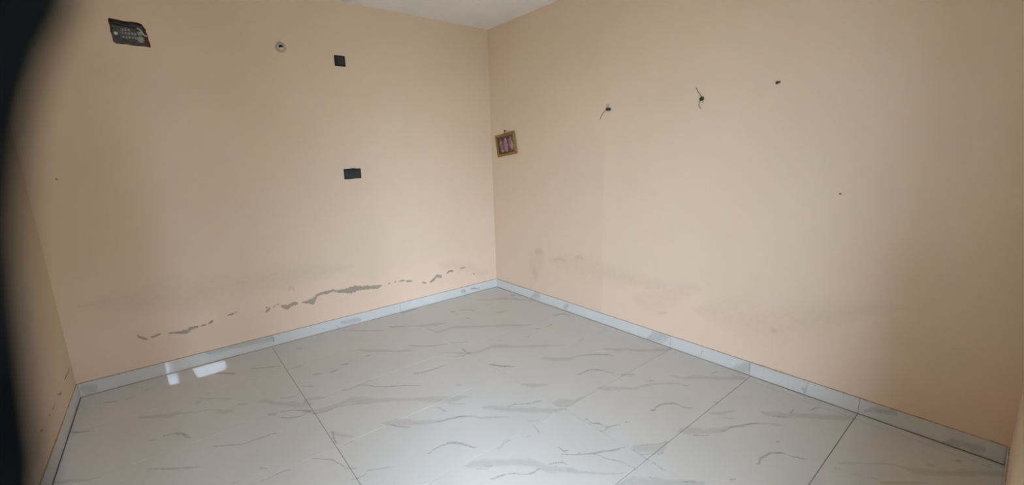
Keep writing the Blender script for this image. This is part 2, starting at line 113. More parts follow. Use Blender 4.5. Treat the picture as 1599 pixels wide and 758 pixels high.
def add_box(bm, x0, x1, y0, y1, z0, z1, bevel=0.0, seg=1):
    r = bmesh.ops.create_cube(bm, size=1.0)
    vs = r['verts']
    for v in vs:
        v.co = Vector((x0 + (v.co.x + .5) * (x1 - x0), y0 + (v.co.y + .5) * (y1 - y0), z0 + (v.co.z + .5) * (z1 - z0)))
    if bevel > 0:
        es = list({e for v in vs for e in v.link_edges})
        bmesh.ops.bevel(bm, geom=es, offset=bevel, segments=seg, affect='EDGES', profile=.5)


def box(name, x0, x1, y0, y1, z0, z1, mat, parent=None, bevel=0.0, seg=1, loc=(0, 0, 0)):
    bm = bmesh.new()
    add_box(bm, x0, x1, y0, y1, z0, z1, bevel, seg)
    return bm_obj(name, bm, mat, parent, loc)


def add_tube(bm, pts, rad, n=8, caps=True):
    pts = [Vector(p) for p in pts]
    rads = rad if isinstance(rad, (list, tuple)) else [rad] * len(pts)
    rings = []
    for i, p in enumerate(pts):
        t = (pts[min(i + 1, len(pts) - 1)] - pts[max(i - 1, 0)]).normalized()
        a = t.orthogonal().normalized() if i == 0 else (rings_a - t * rings_a.dot(t)).normalized()
        rings_a = a
        b = t.cross(a)
        rings.append([bm.verts.new(p + rads[i] * (math.cos(2 * math.pi * k / n) * a + math.sin(2 * math.pi * k / n) * b)) for k in range(n)])
    for i in range(len(rings) - 1):
        for k in range(n):
            bm.faces.new((rings[i][k], rings[i][(k + 1) % n], rings[i + 1][(k + 1) % n], rings[i + 1][k]))
    if caps:
        bm.faces.new(rings[0][::-1])
        bm.faces.new(rings[-1])


def add_lathe(bm, prof, n=24, axis='Y'):
    """prof: (radius, height along axis)"""
    rings = []
    for r, h in prof:
        ring = []
        for k in range(n):
            a = 2 * math.pi * k / n
            c, s = r * math.cos(a), r * math.sin(a)
            ring.append(bm.verts.new((c, h, s) if axis == 'Y' else ((h, c, s) if axis == 'X' else (c, s, h))))
        rings.append(ring)
    for i in range(len(rings) - 1):
        for k in range(n):
            bm.faces.new((rings[i][k], rings[i][(k + 1) % n], rings[i + 1][(k + 1) % n], rings[i + 1][k]))
    bm.faces.new(rings[0])
    bm.faces.new(rings[-1][::-1])


def empty(name, loc, parent=None):
    o = bpy.data.objects.new(name, None)
    o.empty_display_size = .05
    o.location = loc
    return link(o, parent)


def tag(o, label=None, cat=None, group=None, kind=None):
    if label: o['label'] = label
    if cat: o['category'] = cat
    if group: o['group'] = group
    if kind: o['kind'] = kind
    return o


# ================================================================ materials
class NB:
    """small node-graph writer"""
    def __init__(self, name):
        self.m = bpy.data.materials.new(name)
        self.m.use_nodes = True
        self.t = self.m.node_tree
        self.p = self.t.nodes['Principled BSDF']
        self.tc = None

    def n(self, kind, **kw):
        nd = self.t.nodes.new(kind)
        for k, v in kw.items():
            setattr(nd, k, v)
        return nd

    def put(self, sock, v):
        if v is None: return
        if hasattr(v, 'is_output'):
            self.t.links.new(v, sock)
        else:
            sock.default_value = v

    def math(self, op, a, b=None, c=None, clamp=False):
        nd = self.n('ShaderNodeMath', operation=op, use_clamp=clamp)
        self.put(nd.inputs[0], a); self.put(nd.inputs[1], b); self.put(nd.inputs[2], c)
        return nd.outputs[0]

    def obj(self):
        if self.tc is None:
            self.tc = self.n('ShaderNodeTexCoord').outputs['Object']
        return self.tc

    def dot(self, a, vec):
        nd = self.n('ShaderNodeVectorMath', operation='DOT_PRODUCT')
        self.put(nd.inputs[0], a); nd.inputs[1].default_value = vec
        return nd.outputs['Value']

    def noise(self, scale, detail=3, vec=None, rough=.55, out='Fac'):
        nd = self.n('ShaderNodeTexNoise')
        nd.inputs['Scale'].default_value = scale
        nd.inputs['Detail'].default_value = detail
        nd.inputs['Roughness'].default_value = rough
        self.put(nd.inputs['Vector'], vec if vec is not None else self.obj())
        return nd.outputs[out]

    def mrange(self, v, a, b, c, d, smooth=False):
        nd = self.n('ShaderNodeMapRange', clamp=True, interpolation_type='SMOOTHSTEP' if smooth else 'LINEAR')
        for i, x in enumerate((v, a, b, c, d)):
            self.put(nd.inputs[i], x)
        return nd.outputs[0]

    def mix(self, f, a, b, mode='MIX'):
        nd = self.n('ShaderNodeMix', data_type='RGBA', blend_type=mode)
        self.put(nd.inputs[0], f)
        for s, v in ((nd.inputs[6], a), (nd.inputs[7], b)):
            self.put(s, v if hasattr(v, 'is_output') else tuple(v) + (1,) if len(v) == 3 else v)
        return nd.outputs[2]

    def curve(self, t, pts):
        nd = self.n('ShaderNodeFloatCurve')
        cm = nd.mapping
        cm.use_clip = False
        c = cm.curves[0]
        c.points[0].location = pts[0]
        c.points[1].location = pts[-1]
        for q in pts[1:-1]:
            c.points.new(*q)
        for q in c.points:
            q.handle_type = 'AUTO_CLAMPED'
        cm.update()
        self.t.links.new(t, nd.inputs['Value'])
        return nd.outputs[0]

    def streak(self, u, v, pts, strength, soft, widen=1.0, rim=None):
        """mask of one mottled streak: centre line and half width follow pts (u, v, w)"""
        L = pts[-1][0] - pts[0][0]
        e = max(.006, .06 * L)
        P = [(pts[0][0] - e, pts[0][1], 0.0)] + list(pts) + [(pts[-1][0] + e, pts[-1][1], 0.0)]
        u0, u1 = P[0][0], P[-1][0]
        wm = max(q[2] for q in P) * widen
        v0 = min(q[1] for q in P) - 2 * wm - .01
        v1 = max(q[1] for q in P) + 2 * wm + .01
        t = self.mrange(u, u0, u1, 0.0, 1.0)
        c = self.curve(t, [((q[0] - u0) / (u1 - u0), (q[1] - v0) / (v1 - v0)) for q in P])
        ww = self.curve(t, [((q[0] - u0) / (u1 - u0), q[2] * widen / (v1 - v0)) for q in P])
        vn = self.math('MULTIPLY_ADD', v, 1 / (v1 - v0), -v0 / (v1 - v0))
        d = self.math('ABSOLUTE', self.math('SUBTRACT', vn, c))
        r = self.math('DIVIDE', d, self.math('MAXIMUM', ww, .00002))
        body = self.mrange(r, soft, 1.15, strength, 0.0, smooth=True)
        if rim is None:
            return body
        # thin broken outline that these printed veins carry along their edges
        k = self.mrange(self.math('ABSOLUTE', self.math('SUBTRACT', r, .92)), .0, .22, 1.0, 0.0)
        return body, self.math('MULTIPLY', k, rim)

    def done(self, color, rough=.5, spec=.5, bump=None, bstr=.2, bdist=.002):
        self.put(self.p.inputs['Base Color'], color if hasattr(color, 'is_output') else tuple(color) + (1,))
        self.put(self.p.inputs['Roughness'], rough)
        self.p.inputs['Specular IOR Level'].default_value = spec
        if bump is not None:
            b = self.n('ShaderNodeBump')
            b.inputs['Strength'].default_value = bstr
            b.inputs['Distance'].default_value = bdist
            self.t.links.new(bump, b.inputs['Height'])
            self.t.links.new(b.outputs[0], self.p.inputs['Normal'])
        return self.m


def simple(name, col, rough=.5, spec=.5, metallic=0, var=.12, scale=40):
    b = NB(name)
    c = b.mix(b.mrange(b.noise(scale, 3), .3, .7, 0, 1), [x * (1 - var) for x in col], [min(1, x * (1 + var)) for x in col])
    m = b.done(c, rough, spec)
    b.p.inputs['Metallic'].default_value = metallic
    return m


MARBLE = (.60, .60, .575)
VEIN_BAND = (.33, .325, .305)
VEIN_LINE = (.19, .185, .17)


def marble(name, streaks, uvec, vvec, off, bands=.40, gloss=.025):
    """glazed white tile with printed grey veins; off = (u, v) of the tile's own origin"""
    b = NB(name)
    n1 = b.noise(38, 4, rough=.7)
    n2 = b.noise(9, 2)
    u = b.math('ADD', b.dot(b.obj(), uvec), b.math('MULTIPLY_ADD', n2, .03, -.015))
    v = b.math('ADD', b.dot(b.obj(), vvec), b.math('ADD', b.math('MULTIPLY_ADD', n1, .016, -.008), b.math('MULTIPLY_ADD', n2, .02, -.01)))
    cloud = b.mrange(b.noise(3.2, 4), .35, .75, 0, 1)
    col = b.mix(cloud, MARBLE, [c * .955 for c in MARBLE])
    band = line = None
    rim = b.mrange(b.noise(16, 3), .5, .66, 0, .42)
    for k, pts in streaks:
        P = [(a - off[0], c - off[1], h) for a, c, h in pts]
        if k == 'b':
            s, o = b.streak(u, v, P, bands, .3, 1.2, rim)
            band = s if band is None else b.math('MAXIMUM', band, s)
            line = o if line is None else b.math('MAXIMUM', line, o)
        else:
            s = b.streak(u, v, P, .62, .1, .95)
            line = s if line is None else b.math('MAXIMUM', line, s)
    mott = b.mrange(n1, .3, .7, .62, 1.0)
    if band is not None:
        col = b.mix(b.math('MULTIPLY', band, mott), col, VEIN_BAND)
    if line is not None:
        mott2 = b.mrange(b.noise(70, 2), .35, .65, .45, 1.0)
        col = b.mix(b.math('MULTIPLY', line, mott2), col, VEIN_LINE)
    return b.done(col, gloss, .5)


PAINT = (.71, .57, .42)


def paint(name, horiz, stains=(), patch=False):
    """cream wall paint; horiz = axis index that runs along the wall"""
    b = NB(name)
    vec = [0, 0, 0]; vec[horiz] = 1
    sep = b.n('ShaderNodeSeparateXYZ')
    b.t.links.new(b.obj(), sep.inputs[0])
    a, z = sep.outputs[horiz], sep.outputs[2]
    col = b.mix(b.mrange(b.noise(1.7, 4), .3, .7, 0, 1), PAINT, (PAINT[0] * .96, PAINT[1] * .95, PAINT[2] * .93))
    # roller marks
    col = b.mix(b.math('MULTIPLY', b.mrange(b.noise(140, 2), .3, .7, 0, 1), .05), col, (.6, .48, .35))
    # damp zone at the foot of the wall, a touch pinker
    zb = b.math('ADD', z, b.math('MULTIPLY_ADD', b.noise(3.5, 4), .5, -.25))
    col = b.mix(b.mrange(zb, .40, .56, .6, 0, smooth=True), col, (.735, .565, .435))
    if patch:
        # darker tone from the corner to a straight vertical edge, fading out upwards
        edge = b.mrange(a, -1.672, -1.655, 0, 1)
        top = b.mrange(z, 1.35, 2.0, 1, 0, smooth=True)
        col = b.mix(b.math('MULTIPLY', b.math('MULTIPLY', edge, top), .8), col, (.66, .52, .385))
    if stains:
        n1 = b.math('MULTIPLY_ADD', b.noise(14, 5, rough=.7), .10, -.05)
        n2 = b.math('MULTIPLY_ADD', b.noise(60, 3), .02, -.01)
        v = b.math('ADD', z, b.math('ADD', n1, n2))
        vl = b.math('ADD', z, n2)
        band = line = None
        for k, pts in stains:
            if k == 'b':
                s = b.streak(a, v, pts, .26, 0, 1.2)
                band = s if band is None else b.math('MAXIMUM', band, s)
            else:
                s = b.streak(a, vl, pts, .2, .0)
                line = s if line is None else b.math('MAXIMUM', line, s)
        mott = b.mrange(b.noise(22, 5, rough=.75), .35, .65, .35, 1.0)
        col = b.mix(b.math('MULTIPLY', band, mott), col, (.46, .365, .27))
        if line is not None:
            col = b.mix(line, col, (.25, .19, .14))
    bump = b.math('ADD', b.math('MULTIPLY', b.noise(90, 3), .35), b.noise(6, 3))
    return b.done(col, .55, .35, bump, .25, .003)


m_paint_plain = paint('cream_paint', 0)
m_paint_back = paint('cream_paint_back', 0, WALL_STAINS['B'])
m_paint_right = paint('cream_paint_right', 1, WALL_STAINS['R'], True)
m_paint_left = paint('cream_paint_left', 1)
m_ceiling = simple('white_distemper', (.80, .785, .765), .8, .2, var=.03, scale=3)
m_grout = simple('grout', (.17, .16, .14), .9, .2)
m_topgrout = simple('skirting_grout', (.40, .28, .19), .9, .2, var=.35, scale=60)
m_cement = simple('bare_plaster', (.37, .305, .235), .95, .1, var=.3, scale=120)
m_brick = simple('raw_brick', (.19, .085, .05), .95, .1, var=.5, scale=60)
m_black = simple('black_plastic', (.011, .012, .013), .28, .5, var=.1)
m_black2 = simple('black_plastic_matt', (.022, .025, .025), .4, .5, var=.1)
m_boxgrey = simple('grey_steel_box', (.125, .125, .115), .6, .4, var=.4, scale=45)
m_boxlight = simple('pale_grey_fitting', (.37, .36, .33), .55, .4, var=.3, scale=70)
m_white = simple('white_plastic', (.66, .63, .57), .4, .5, var=.08)
m_hole = simple('dark_hollow', (.012, .010, .008), .9, .1)
m_gold = simple('worn_gold_moulding', (.30, .185, .045), .36, .5, metallic=.55, var=.3, scale=70)
m_nail = simple('dark_nail', (.035, .024, .016), .5, .5)
m_wire = simple('thin_brown_wire', (.20, .15, .10), .6, .3)
m_stand_in = simple('stand_in_dark', (.0009, .0010, .0009), 1.0, .0, var=.4, scale=90)
m_wood = simple('door_frame_paint', (.30, .22, .13), .45, .4, var=.1, scale=8)
m_concrete = simple('concrete_yard', (.25, .24, .22), .9, .2, var=.2, scale=2)
_b = NB('frosted_glass')
_tr = _b.n('ShaderNodeBsdfTranslucent'); _tr.inputs[0].default_value = (.40, .43, .44, 1)
_gl = _b.n('ShaderNodeBsdfGlossy'); _gl.inputs['Roughness'].default_value = .25
_mx = _b.n('ShaderNodeMixShader'); _mx.inputs[0].default_value = .06
_b.t.links.new(_tr.outputs[0], _mx.inputs[1]); _b.t.links.new(_gl.outputs[0], _mx.inputs[2])
_b.t.links.new(_mx.outputs[0], _b.t.nodes['Material Output'].inputs['Surface'])
m_frost = _b.m
m_sky_block = simple('sky_block_grey', (.16, .155, .145), .9, .2, var=.2, scale=3)
m_steel = simple('steel_rod', (.45, .45, .46), .3, .5, metallic=.9, var=.05)


# ================================================================ shell
def quad_panel(name, pts, mat, kind=True):
    o = mesh_obj(name, pts, [list(range(len(pts)))], mat)
    if kind: o['kind'] = 'structure'
    return o


# back wall with the broken-out recess of the junction box
HOLE = [(-3.199, 2.602), (-3.160, 2.600), (-3.120, 2.594), (-3.080, 2.597), (-3.048, 2.596), (-3.027, 2.588),
        (-3.019, 2.572), (-3.010, 2.556), (-3.012, 2.538), (-3.004, 2.520), (-3.006, 2.490), (-3.000, 2.462),
        (-3.001, 2.438), (-3.040, 2.441), (-3.085, 2.438), (-3.130, 2.443), (-3.180, 2.440), (-3.197, 2.452),
        (-3.195, 2.480), (-3.202, 2.515), (-3.198, 2.545), (-3.204, 2.575)]
HD = .05


def build_back_wall():
    x0, x1, z0, z1 = -RW - WT, WT, -.15, RH + .1
    outer = [(x0, z0), (x1, z0), (x1, z1), (x0, z1)]
    hole = HOLE
    allp = outer + hole
    tris = tessellate_polygon([[Vector((x, z, 0)) for x, z in outer], [Vector((x, z, 0)) for x, z in hole]])
    v = [(x, 0, z) for x, z in allp]
    f = [list(t) for t in tris]
    n = len(v)
    v += [(x, WT, z) for x, z in outer]
    f += [[n, n + 1, n + 2, n + 3]]
    for i in range(4):
        j = (i + 1) % 4
        f.append([i, j, n + j, n + i])
    o = mesh_obj('wall_back', v, f, m_paint_back)
    o['kind'] = 'structure'
    return o


wall_back = build_back_wall()
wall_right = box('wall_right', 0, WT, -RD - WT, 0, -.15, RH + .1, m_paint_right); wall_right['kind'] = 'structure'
wall_left = box('wall_left', -RW - WT, -RW, -RD - WT, 0, -.15, RH + .1, m_paint_left); wall_left['kind'] = 'structure'
ceiling = box('ceiling', -RW - WT, WT, -RD - WT, WT, RH, RH + .12, m_ceiling); ceiling['kind'] = 'structure'

# front wall around the doorway the photograph is taken from
bm = bmesh.new()
fy0, fy1 = -RD - FT, -RD
add_box(bm, -RW, DX0, fy0, fy1, -.15, RH)
add_box(bm, DX1, WX0, fy0, fy1, -.15, RH)
add_box(bm, WX1, 0, fy0, fy1, -.15, RH)
add_box(bm, WX0, WX1, fy0, fy1, -.15, WZ0)
add_box(bm, WX0, WX1, fy0, fy1, WZ1, RH)
add_box(bm, DX0, DX1, fy0, fy1, DH, RH)
wall_front = bm_obj('wall_front', bm, m_paint_plain); wall_front['kind'] = 'structure'
door = empty('door_1', (0, 0, 0)); door['kind'] = 'structure'
box('door_jamb', DX0, DX0 + .05, fy0 + .01, fy0 + .09, 0, DH, m_wood, door, .004)
box('door_jamb', DX1 - .05, DX1, fy0 + .01, fy0 + .09, 0, DH, m_wood, door, .004)
box('door_head', DX0 + .05, DX1 - .05, fy0 + .01, fy0 + .09, DH - .05, DH, m_wood, door, .004)
box('door_sill', DX0, DX1, fy0, fy1, -.15, -.001, m_concrete, door)
win = empty('window_1', (0, 0, 0)); win['kind'] = 'structure'
wc = (WX0 + WX1) / 2
for a in ((WX0, WX0 + .045, WZ0, WZ1), (WX1 - .045, WX1, WZ0, WZ1), (wc - .025, wc + .025, WZ0 + .045, WZ1 - .045), (WX0 + .045, WX1 - .045, WZ0, WZ0 + .045), (WX0 + .045, WX1 - .045, WZ1 - .045, WZ1)):
    box('window_frame', a[0], a[1], fy0 + .03, fy0 + .08, a[2], a[3], m_wood, win, .004)
for xa, xb in ((WX0 + .045, wc - .025), (wc + .025, WX1 - .045)):
    box('frosted_pane', xa, xb, fy0 + .052, fy0 + .057, WZ0 + .045, WZ1 - .045, m_frost, win)
ground = box('ground', -14, 10, -18, fy0, -.4, -.15, m_concrete); ground['kind'] = 'structure'
block_wall = box('sky_block_wall', -3.5, 7, -6.8, -6.5, -.15, 2.55, m_sky_block); block_wall['kind'] = 'structure'  # added unseen wall, placed to keep sky light off the back wall's left side
block_slab = box('sky_block_slab', -RW - 1.5, WT + 1, fy0 - 1.6, fy0, 2.75, 2.9, m_ceiling); block_slab['kind'] = 'structure'  # added unseen overhang, cuts high sky light on the floor by the door

# ---------------------------------------------------------------- floor tiles
floor = box('floor', -RW, 0, -RD, 0, -.15, -.004, m_grout); floor['kind'] = 'structure'
UV_U, UV_V = (.776324, -.630334, 0), (.630334, .776324, 0)
GX = [-RW + .012 - .0016, -2.537, -1.303, -.078, -.012 + .0016]
GY = [-.012 + .0016, -.578, -1.188, -1.802, -2.407, -3.026, -3.641, -RD + .004]
G = .0016


def uv_of(x, y):
    return x * UV_U[0] + y * UV_U[1], x * UV_V[0] + y * UV_V[1]


for j in range(len(GY) - 1):
    for i in range(len(GX) - 1):
        xa, xb, ya, yb = GX[i] + G, GX[i + 1] - G, GY[j + 1] + G, GY[j] - G
        cx, cy = (xa + xb) / 2, (ya + yb) / 2
        off = uv_of(cx, cy)
        mine = []
        for k, pts in FLOOR_VEINS:
            hit = False
            for q in pts:
                x, y = q[0] * UV_U[0] + q[1] * UV_V[0], q[0] * UV_U[1] + q[1] * UV_V[1]
                if xa - .03 < x < xb + .03 and ya - .03 < y < yb + .03:
                    hit = True
            for (a, c, h), (a2, c2, h2) in zip(pts, pts[1:]):
                for s in (.25, .5, .75):
                    u, v = a + (a2 - a) * s, c + (c2 - c) * s
                    x, y = u * UV_U[0] + v * UV_V[0], u * UV_U[1] + v * UV_V[1]
                    if xa - .03 < x < xb + .03 and ya - .03 < y < yb + .03:
                        hit = True
            if hit:
                mine.append((k, pts))
        bm = bmesh.new()
        add_box(bm, xa - cx, xb - cx, ya - cy, yb - cy, -.008, random.uniform(-.0004, 0), .0007)
        bm_obj('floor_tile', bm, marble('marble_floor_tile', mine, UV_U, UV_V, off), floor, (cx, cy, 0))

# ---------------------------------------------------------------- skirting
def skirting(name, along, joints, veins, place, mat_grout):
    root = empty(name, (0, 0, 0)); root['kind'] = 'structure'
    for a, b_ in zip(joints, joints[1:]):
        a, b_ = min(a, b_) + .0012, max(a, b_) - .0012
        c = (a + b_) / 2
        mine = [(k, P) for k, P in veins if P[-1][0] > a - .05 and P[0][0] < b_ + .05]
        uvec = (1, 0, 0) if along == 'x' else (0, 1, 0)
        mat = marble('marble_skirting_tile', mine, uvec, (0, 0, 1), (c, 0), .6, .3 if name == 'baseboard_left' else .03)
        h = SKH + random.uniform(-.0015, .0015)
        bm = bmesh.new()
        if along == 'x':
            y0, y1 = place
            add_box(bm, a - c, b_ - c, y0, y1, .003, h, .0012)
            bm_obj('skirting_tile', bm, mat, root, (c, 0, 0))
        else:
            x0, x1 = place
            add_box(bm, x0, x1, a - c, b_ - c, .003, h, .0012)
            bm_obj('skirting_tile', bm, mat, root, (0, c, 0))
    # uneven bead of cement along the top edge
    lo, hi = min(joints), max(joints)
    n = int((hi - lo) / .03)
    bm = bmesh.new()
    prev = None
    for i in range(n + 1):
        t = lo + (hi - lo) * i / n
        wv = .5 + .45 * math.sin(i * 1.7) * math.sin(i * .37 + 1) + random.uniform(-.25, .25)
        d = .0045 + .0025 * max(0, wv)
        hz = SKH + .0022 + .0022 * max(0, wv)
        a0 = place[0] if WALLSIDE[name] == 0 else place[1]
        s = 1 if WALLSIDE[name] == 0 else -1
        ring = [(a0, SKH - .003), (a0, hz), (a0 + s * d * .7, hz - .001), (a0 + s * d, SKH - .003)]
        vs = [bm.verts.new((t, p, z) if along == 'x' else (p, t, z)) for p, z in ring]
        if prev:
            for k in range(4):
                bm.faces.new((prev[k], prev[(k + 1) % 4], vs[(k + 1) % 4], vs[k]))
        else:
            bm.faces.new(vs)
        prev = vs
    bm.faces.new(prev[::-1])
    bm_obj('cement_bead', bm, mat_grout, root)
    return root


# which end of "place" touches the wall
WALLSIDE = {'baseboard_back': 1, 'baseboard_right': 1, 'baseboard_left': 0, 'baseboard_front': 0}
sk_back = skirting('baseboard_back', 'x', [-RW + SKT, -2.516, -1.303, -.0], SKIRT_VEINS['B'], (-SKT, 0), m_topgrout)
sk_right = skirting('baseboard_right', 'y', [-SKT, -.578, -1.193, -1.802, -2.388, -3.010, -3.641, -RD + SKT], SKIRT_VEINS['R'], (-SKT, 0), m_topgrout)
sk_left = skirting('baseboard_left', 'y', [0, -.60, -1.20, -1.80, -2.41, -3.02, -3.64, -RD + SKT], [], (-RW, -RW + SKT), m_topgrout)
sk_front = skirting('baseboard_front', 'x', [DX1, -1.303, 0], [], (-RD, -RD + SKT), m_topgrout)


# ---------------------------------------------------------------- peeled paint along the damp line
def chip(pts, wall, parent):
    """ragged flake opening: a curled paint lip around bare plaster"""
    L = pts[-1][0] - pts[0][0]
    n = max(4, int(L / .008))
    up, dn = [], []
    for i in range(n + 1):
        a = pts[0][0] + L * i / n
        for (a0, z0, h0), (a1, z1, h1) in zip(pts, pts[1:]):
            if a0 <= a <= a1 + 1e-9:
                s = (a - a0) / max(1e-6, a1 - a0)
                z, h = z0 + (z1 - z0) * s, h0 + (h1 - h0) * s
                break
        taper = 1 if 0 < i < n else .35
        h *= taper
        up.append((a, z + h * random.uniform(.65, 1.2)))
        dn.append((a, z - h * random.uniform(.65, 1.2)))
    loop = up + dn[::-1]
    m = len(loop)
    tris = tessellate_polygon([[Vector((a, z, 0)) for a, z in loop]])

    def P(a, z, d):
        return (a, -d, z) if wall == 'back' else (-RW + d, a, z)
    mesh_obj('bare_plaster_patch', [P(a, z, .0012) for a, z in loop], [list(t) for t in tris], m_cement, parent)
    # lip
    ca, cz = sum(q[0] for q in loop) / m, sum(q[1] for q in loop) / m
    v, f = [], []
    for i, (a, z) in enumerate(loop):
        pa, pz = loop[i - 1]; na, nz = loop[(i + 1) % m]
        tx, tz = na - pa, nz - pz
        l = math.hypot(tx, tz) or 1
        nx, nzz = -tz / l, tx / l                   # outward: loop runs clockwise
        if i < len(up): nx, nzz = (nx, nzz) if nzz > 0 else (-nx, -nzz)
        else: nx, nzz = (nx, nzz) if nzz < 0 else (-nx, -nzz)
        v += [P(a, z, .0010), P(a + nx * .0012, z + nzz * .0012, .0026 + random.uniform(0, .0012)), P(a + nx * .006, z + nzz * .006, .0001)]
    for i in range(m):
        j = (i + 1) % m
        f += [[i * 3, j * 3, j * 3 + 1, i * 3 + 1], [i * 3 + 1, j * 3 + 1, j * 3 + 2, i * 3 + 2]]
    mesh_obj('paint_lip', v, f, m_paint_back if wall == 'back' else m_paint_left, parent)


for c in BACK_CHIPS:
    chip(c, 'back', wall_back)
for c in LEFT_CHIPS:
    chip(c, 'left', wall_left)

# ================================================================ things on the walls
# ---- open junction box
jb = empty('junction_box', (-3.10, HD, 2.52))
tag(jb, 'open grey junction box in a ragged rectangular hole, high at the left of the wall', 'electrical box')
ox, oz = -3.10, 2.52
m_ = len(HOLE)
vs, fs = [], []
for i, (x, z) in enumerate(HOLE):
    vs += [(x - ox, -HD, z - oz), (x - ox + random.uniform(-.003, .003), -HD * .45, z - oz + random.uniform(-.003, .003)), ((x - ox) * .985, 0, (z - oz) * .985)]
for i in range(m_):
    j = (i + 1) % m_
    fs += [[i * 3, j * 3, j * 3 + 1, i * 3 + 1], [i * 3 + 1, j * 3 + 1, j * 3 + 2, i * 3 + 2]]
mesh_obj('broken_brick_edge', vs, fs, m_brick, jb)
bm = bmesh.new()
add_box(bm, -.092, .072, -.004, 0, -.072, .068)
for a in ((-.092, -.089, -.072, .068), (.069, .072, -.072, .068), (-.092, .072, .065, .068), (-.092, .072, -.072, -.069)):
    add_box(bm, a[0], a[1], -.022, 0, a[2], a[3])
bm_obj('steel_back_box', bm, m_boxgrey, jb)
# cut corner filling between box and brick
box('mortar_fill', .072, .098, -.014, .0, -.078, .06, m_brick, jb, .004)
bm = bmesh.new()
add_lathe(bm, [(.052, -.004), (.052, -.010), (.047, -.013), (.043, -.010), (.0, -.010)][:4], 28)
for v in bm.verts: v.co.x *= 1.05
bosso = bm_obj('round_boss', bm, m_boxgrey, jb, (-.008, 0, -.002), smooth=False)
for r_, zz in enumerate((.026, .004, -.022)):
    for c_ in range(3 if r_ == 0 else 5):
        xx = -.050 + c_ * .017 + (.004 if r_ else .006)
        bm = bmesh.new()
        add_box(bm, xx, xx + .011, -.020, -.009, zz - .007, zz + .007, .002)
        bm_obj('terminal', bm, m_boxlight, jb)
bm = bmesh.new()
add_lathe(bm, [(.021, -.004), (.021, -.014), (.017, -.018), (.006, -.018)], 20)
bm_obj('knockout_disc', bm, m_boxlight, jb, (.053, 0, -.028))
bm = bmesh.new()
add_lathe(bm, [(.011, -.004), (.011, -.016), (.008, -.019), (.002, -.019)], 14)
bm_obj('screw_boss', bm, m_white, jb, (-.076, 0, -.004))
bm = bmesh.new()
add_lathe(bm, [(.014, -.004), (.014, -.012), (.010, -.016), (.002, -.016)], 14)
bm_obj('knockout_disc', bm, m_boxlight, jb, (.052, 0, .012))
bm = bmesh.new()
add_tube(bm, [(.040, -.012, .050), (.058, -.026, .035), (.070, -.024, .012), (.078, -.030, -.002), (.094, -.036, -.002)], .0045, 8)
bm_obj('white_wire_end', bm, m_white, jb)
bm = bmesh.new()
add_tube(bm, [(-.088, -.014, .055), (-.03, -.026, .050), (.02, -.02, .046), (.05, -.012, .050)], .005, 8)
bm_obj('loose_cable', bm, m_nail, jb)

# ---- conduit end
cp = empty('conduit_outlet', (-2.151, 0, 2.547))
tag(cp, 'short white conduit end poking out of a rough plaster ring', 'conduit')
bm = bmesh.new()
n = 22
rings = []
for r_, h in ((.043, .0), (.039, -.006), (.030, -.010), (.0235, -.008), (.0235, .0)):
    rings.append([bm.verts.new(((r_ + random.uniform(-.004, .004) * (r_ > .03)) * math.cos(2 * math.pi * k / n), h + random.uniform(-.001, .001) * (h < 0), (r_ + random.uniform(-.004, .004) * (r_ > .03)) * math.sin(2 * math.pi * k / n))) for k in range(n)])
for i in range(4):
    for k in range(n):
        bm.faces.new((rings[i][k], rings[i][(k + 1) % n], rings[i + 1][(k + 1) % n], rings[i + 1][k]))
bm_obj('plaster_ring', bm, simple('rough_plaster', (.50, .41, .30), .9, .2, var=.25, scale=60), cp)
bm = bmesh.new()
n = 18
prof = [(.0225, .0), (.0225, -.026), (.0185, -.026), (.0185, -.004)]
rings = [[bm.verts.new((r_ * math.cos(2 * math.pi * k / n), h, r_ * math.sin(2 * math.pi * k / n))) for k in range(n)] for r_, h in prof]
for i in range(3):
    for k in range(n):
        bm.faces.new((rings[i][k], rings[i][(k + 1) % n], rings[i + 1][(k + 1) % n], rings[i + 1][k]))
bm_obj('pipe_end', bm, m_white, cp)
bm = bmesh.new()
add_lathe(bm, [(.0185, -.002), (.0185, -.005), (.001, -.005)], 18)
bm_obj('pipe_bore', bm, m_hole, cp)
bm = bmesh.new()
add_box(bm, -.011, .014, -.030, -.005, -.016, -.002, .004)
bm_obj('paper_plug', bm, m_white, cp)

# ---- square switch plate
sw = empty('switch_plate', (-1.675, 0, 2.491))
tag(sw, 'small square black switch plate high on the wall above the socket', 'switch')
box('cover_plate', -.0475, .0475, -.010, 0, -.046, .046, m_black, sw, .0025, 2)
box('inner_frame', -.031, .031, -.0125, -.010, -.033, .033, m_black2, sw, .001)
box('rocker', -.024, .024, -.017, -.0125, -.026, .026, m_black2, sw, .003, 2)

# ---- socket plate
so = empty('socket_plate', (-1.663, 0, 1.483))
tag(so, 'wide black socket plate with a bent top edge, halfway up the wall', 'socket')
bm = bmesh.new()
out = [(-.081, -.048), (-.02, -.048), (.02, -.044), (.079, -.045), (.080, .048), (.045, .047), (.025, .048), (.005, .053), (-.018, .049), (-.080, .0475)]
vsf = [bm.verts.new((x, -.012, z)) for x, z in out]
vsb = [bm.verts.new((x, 0, z)) for x, z in out]
bm.faces.new(vsf); bm.faces.new(vsb[::-1])
for i in range(len(out)):
    bm.faces.new((vsf[i], vsf[(i + 1) % len(out)], vsb[(i + 1) % len(out)], vsb[i]))
bmesh.ops.bevel(bm, geom=[e for e in bm.edges if e.verts[0].co.y < -.01 and e.verts[1].co.y < -.01], offset=.0025, segments=2, affect='EDGES')
bm_obj('cover_plate', bm, m_black, so)
box('switch_rocker', -.066, -.040, -.0165, -.012, -.030, .030, m_black2, so, .003, 2)
bm = bmesh.new()
add_box(bm, -.034, .066, -.0145, -.012, -.032, .032, .0015)
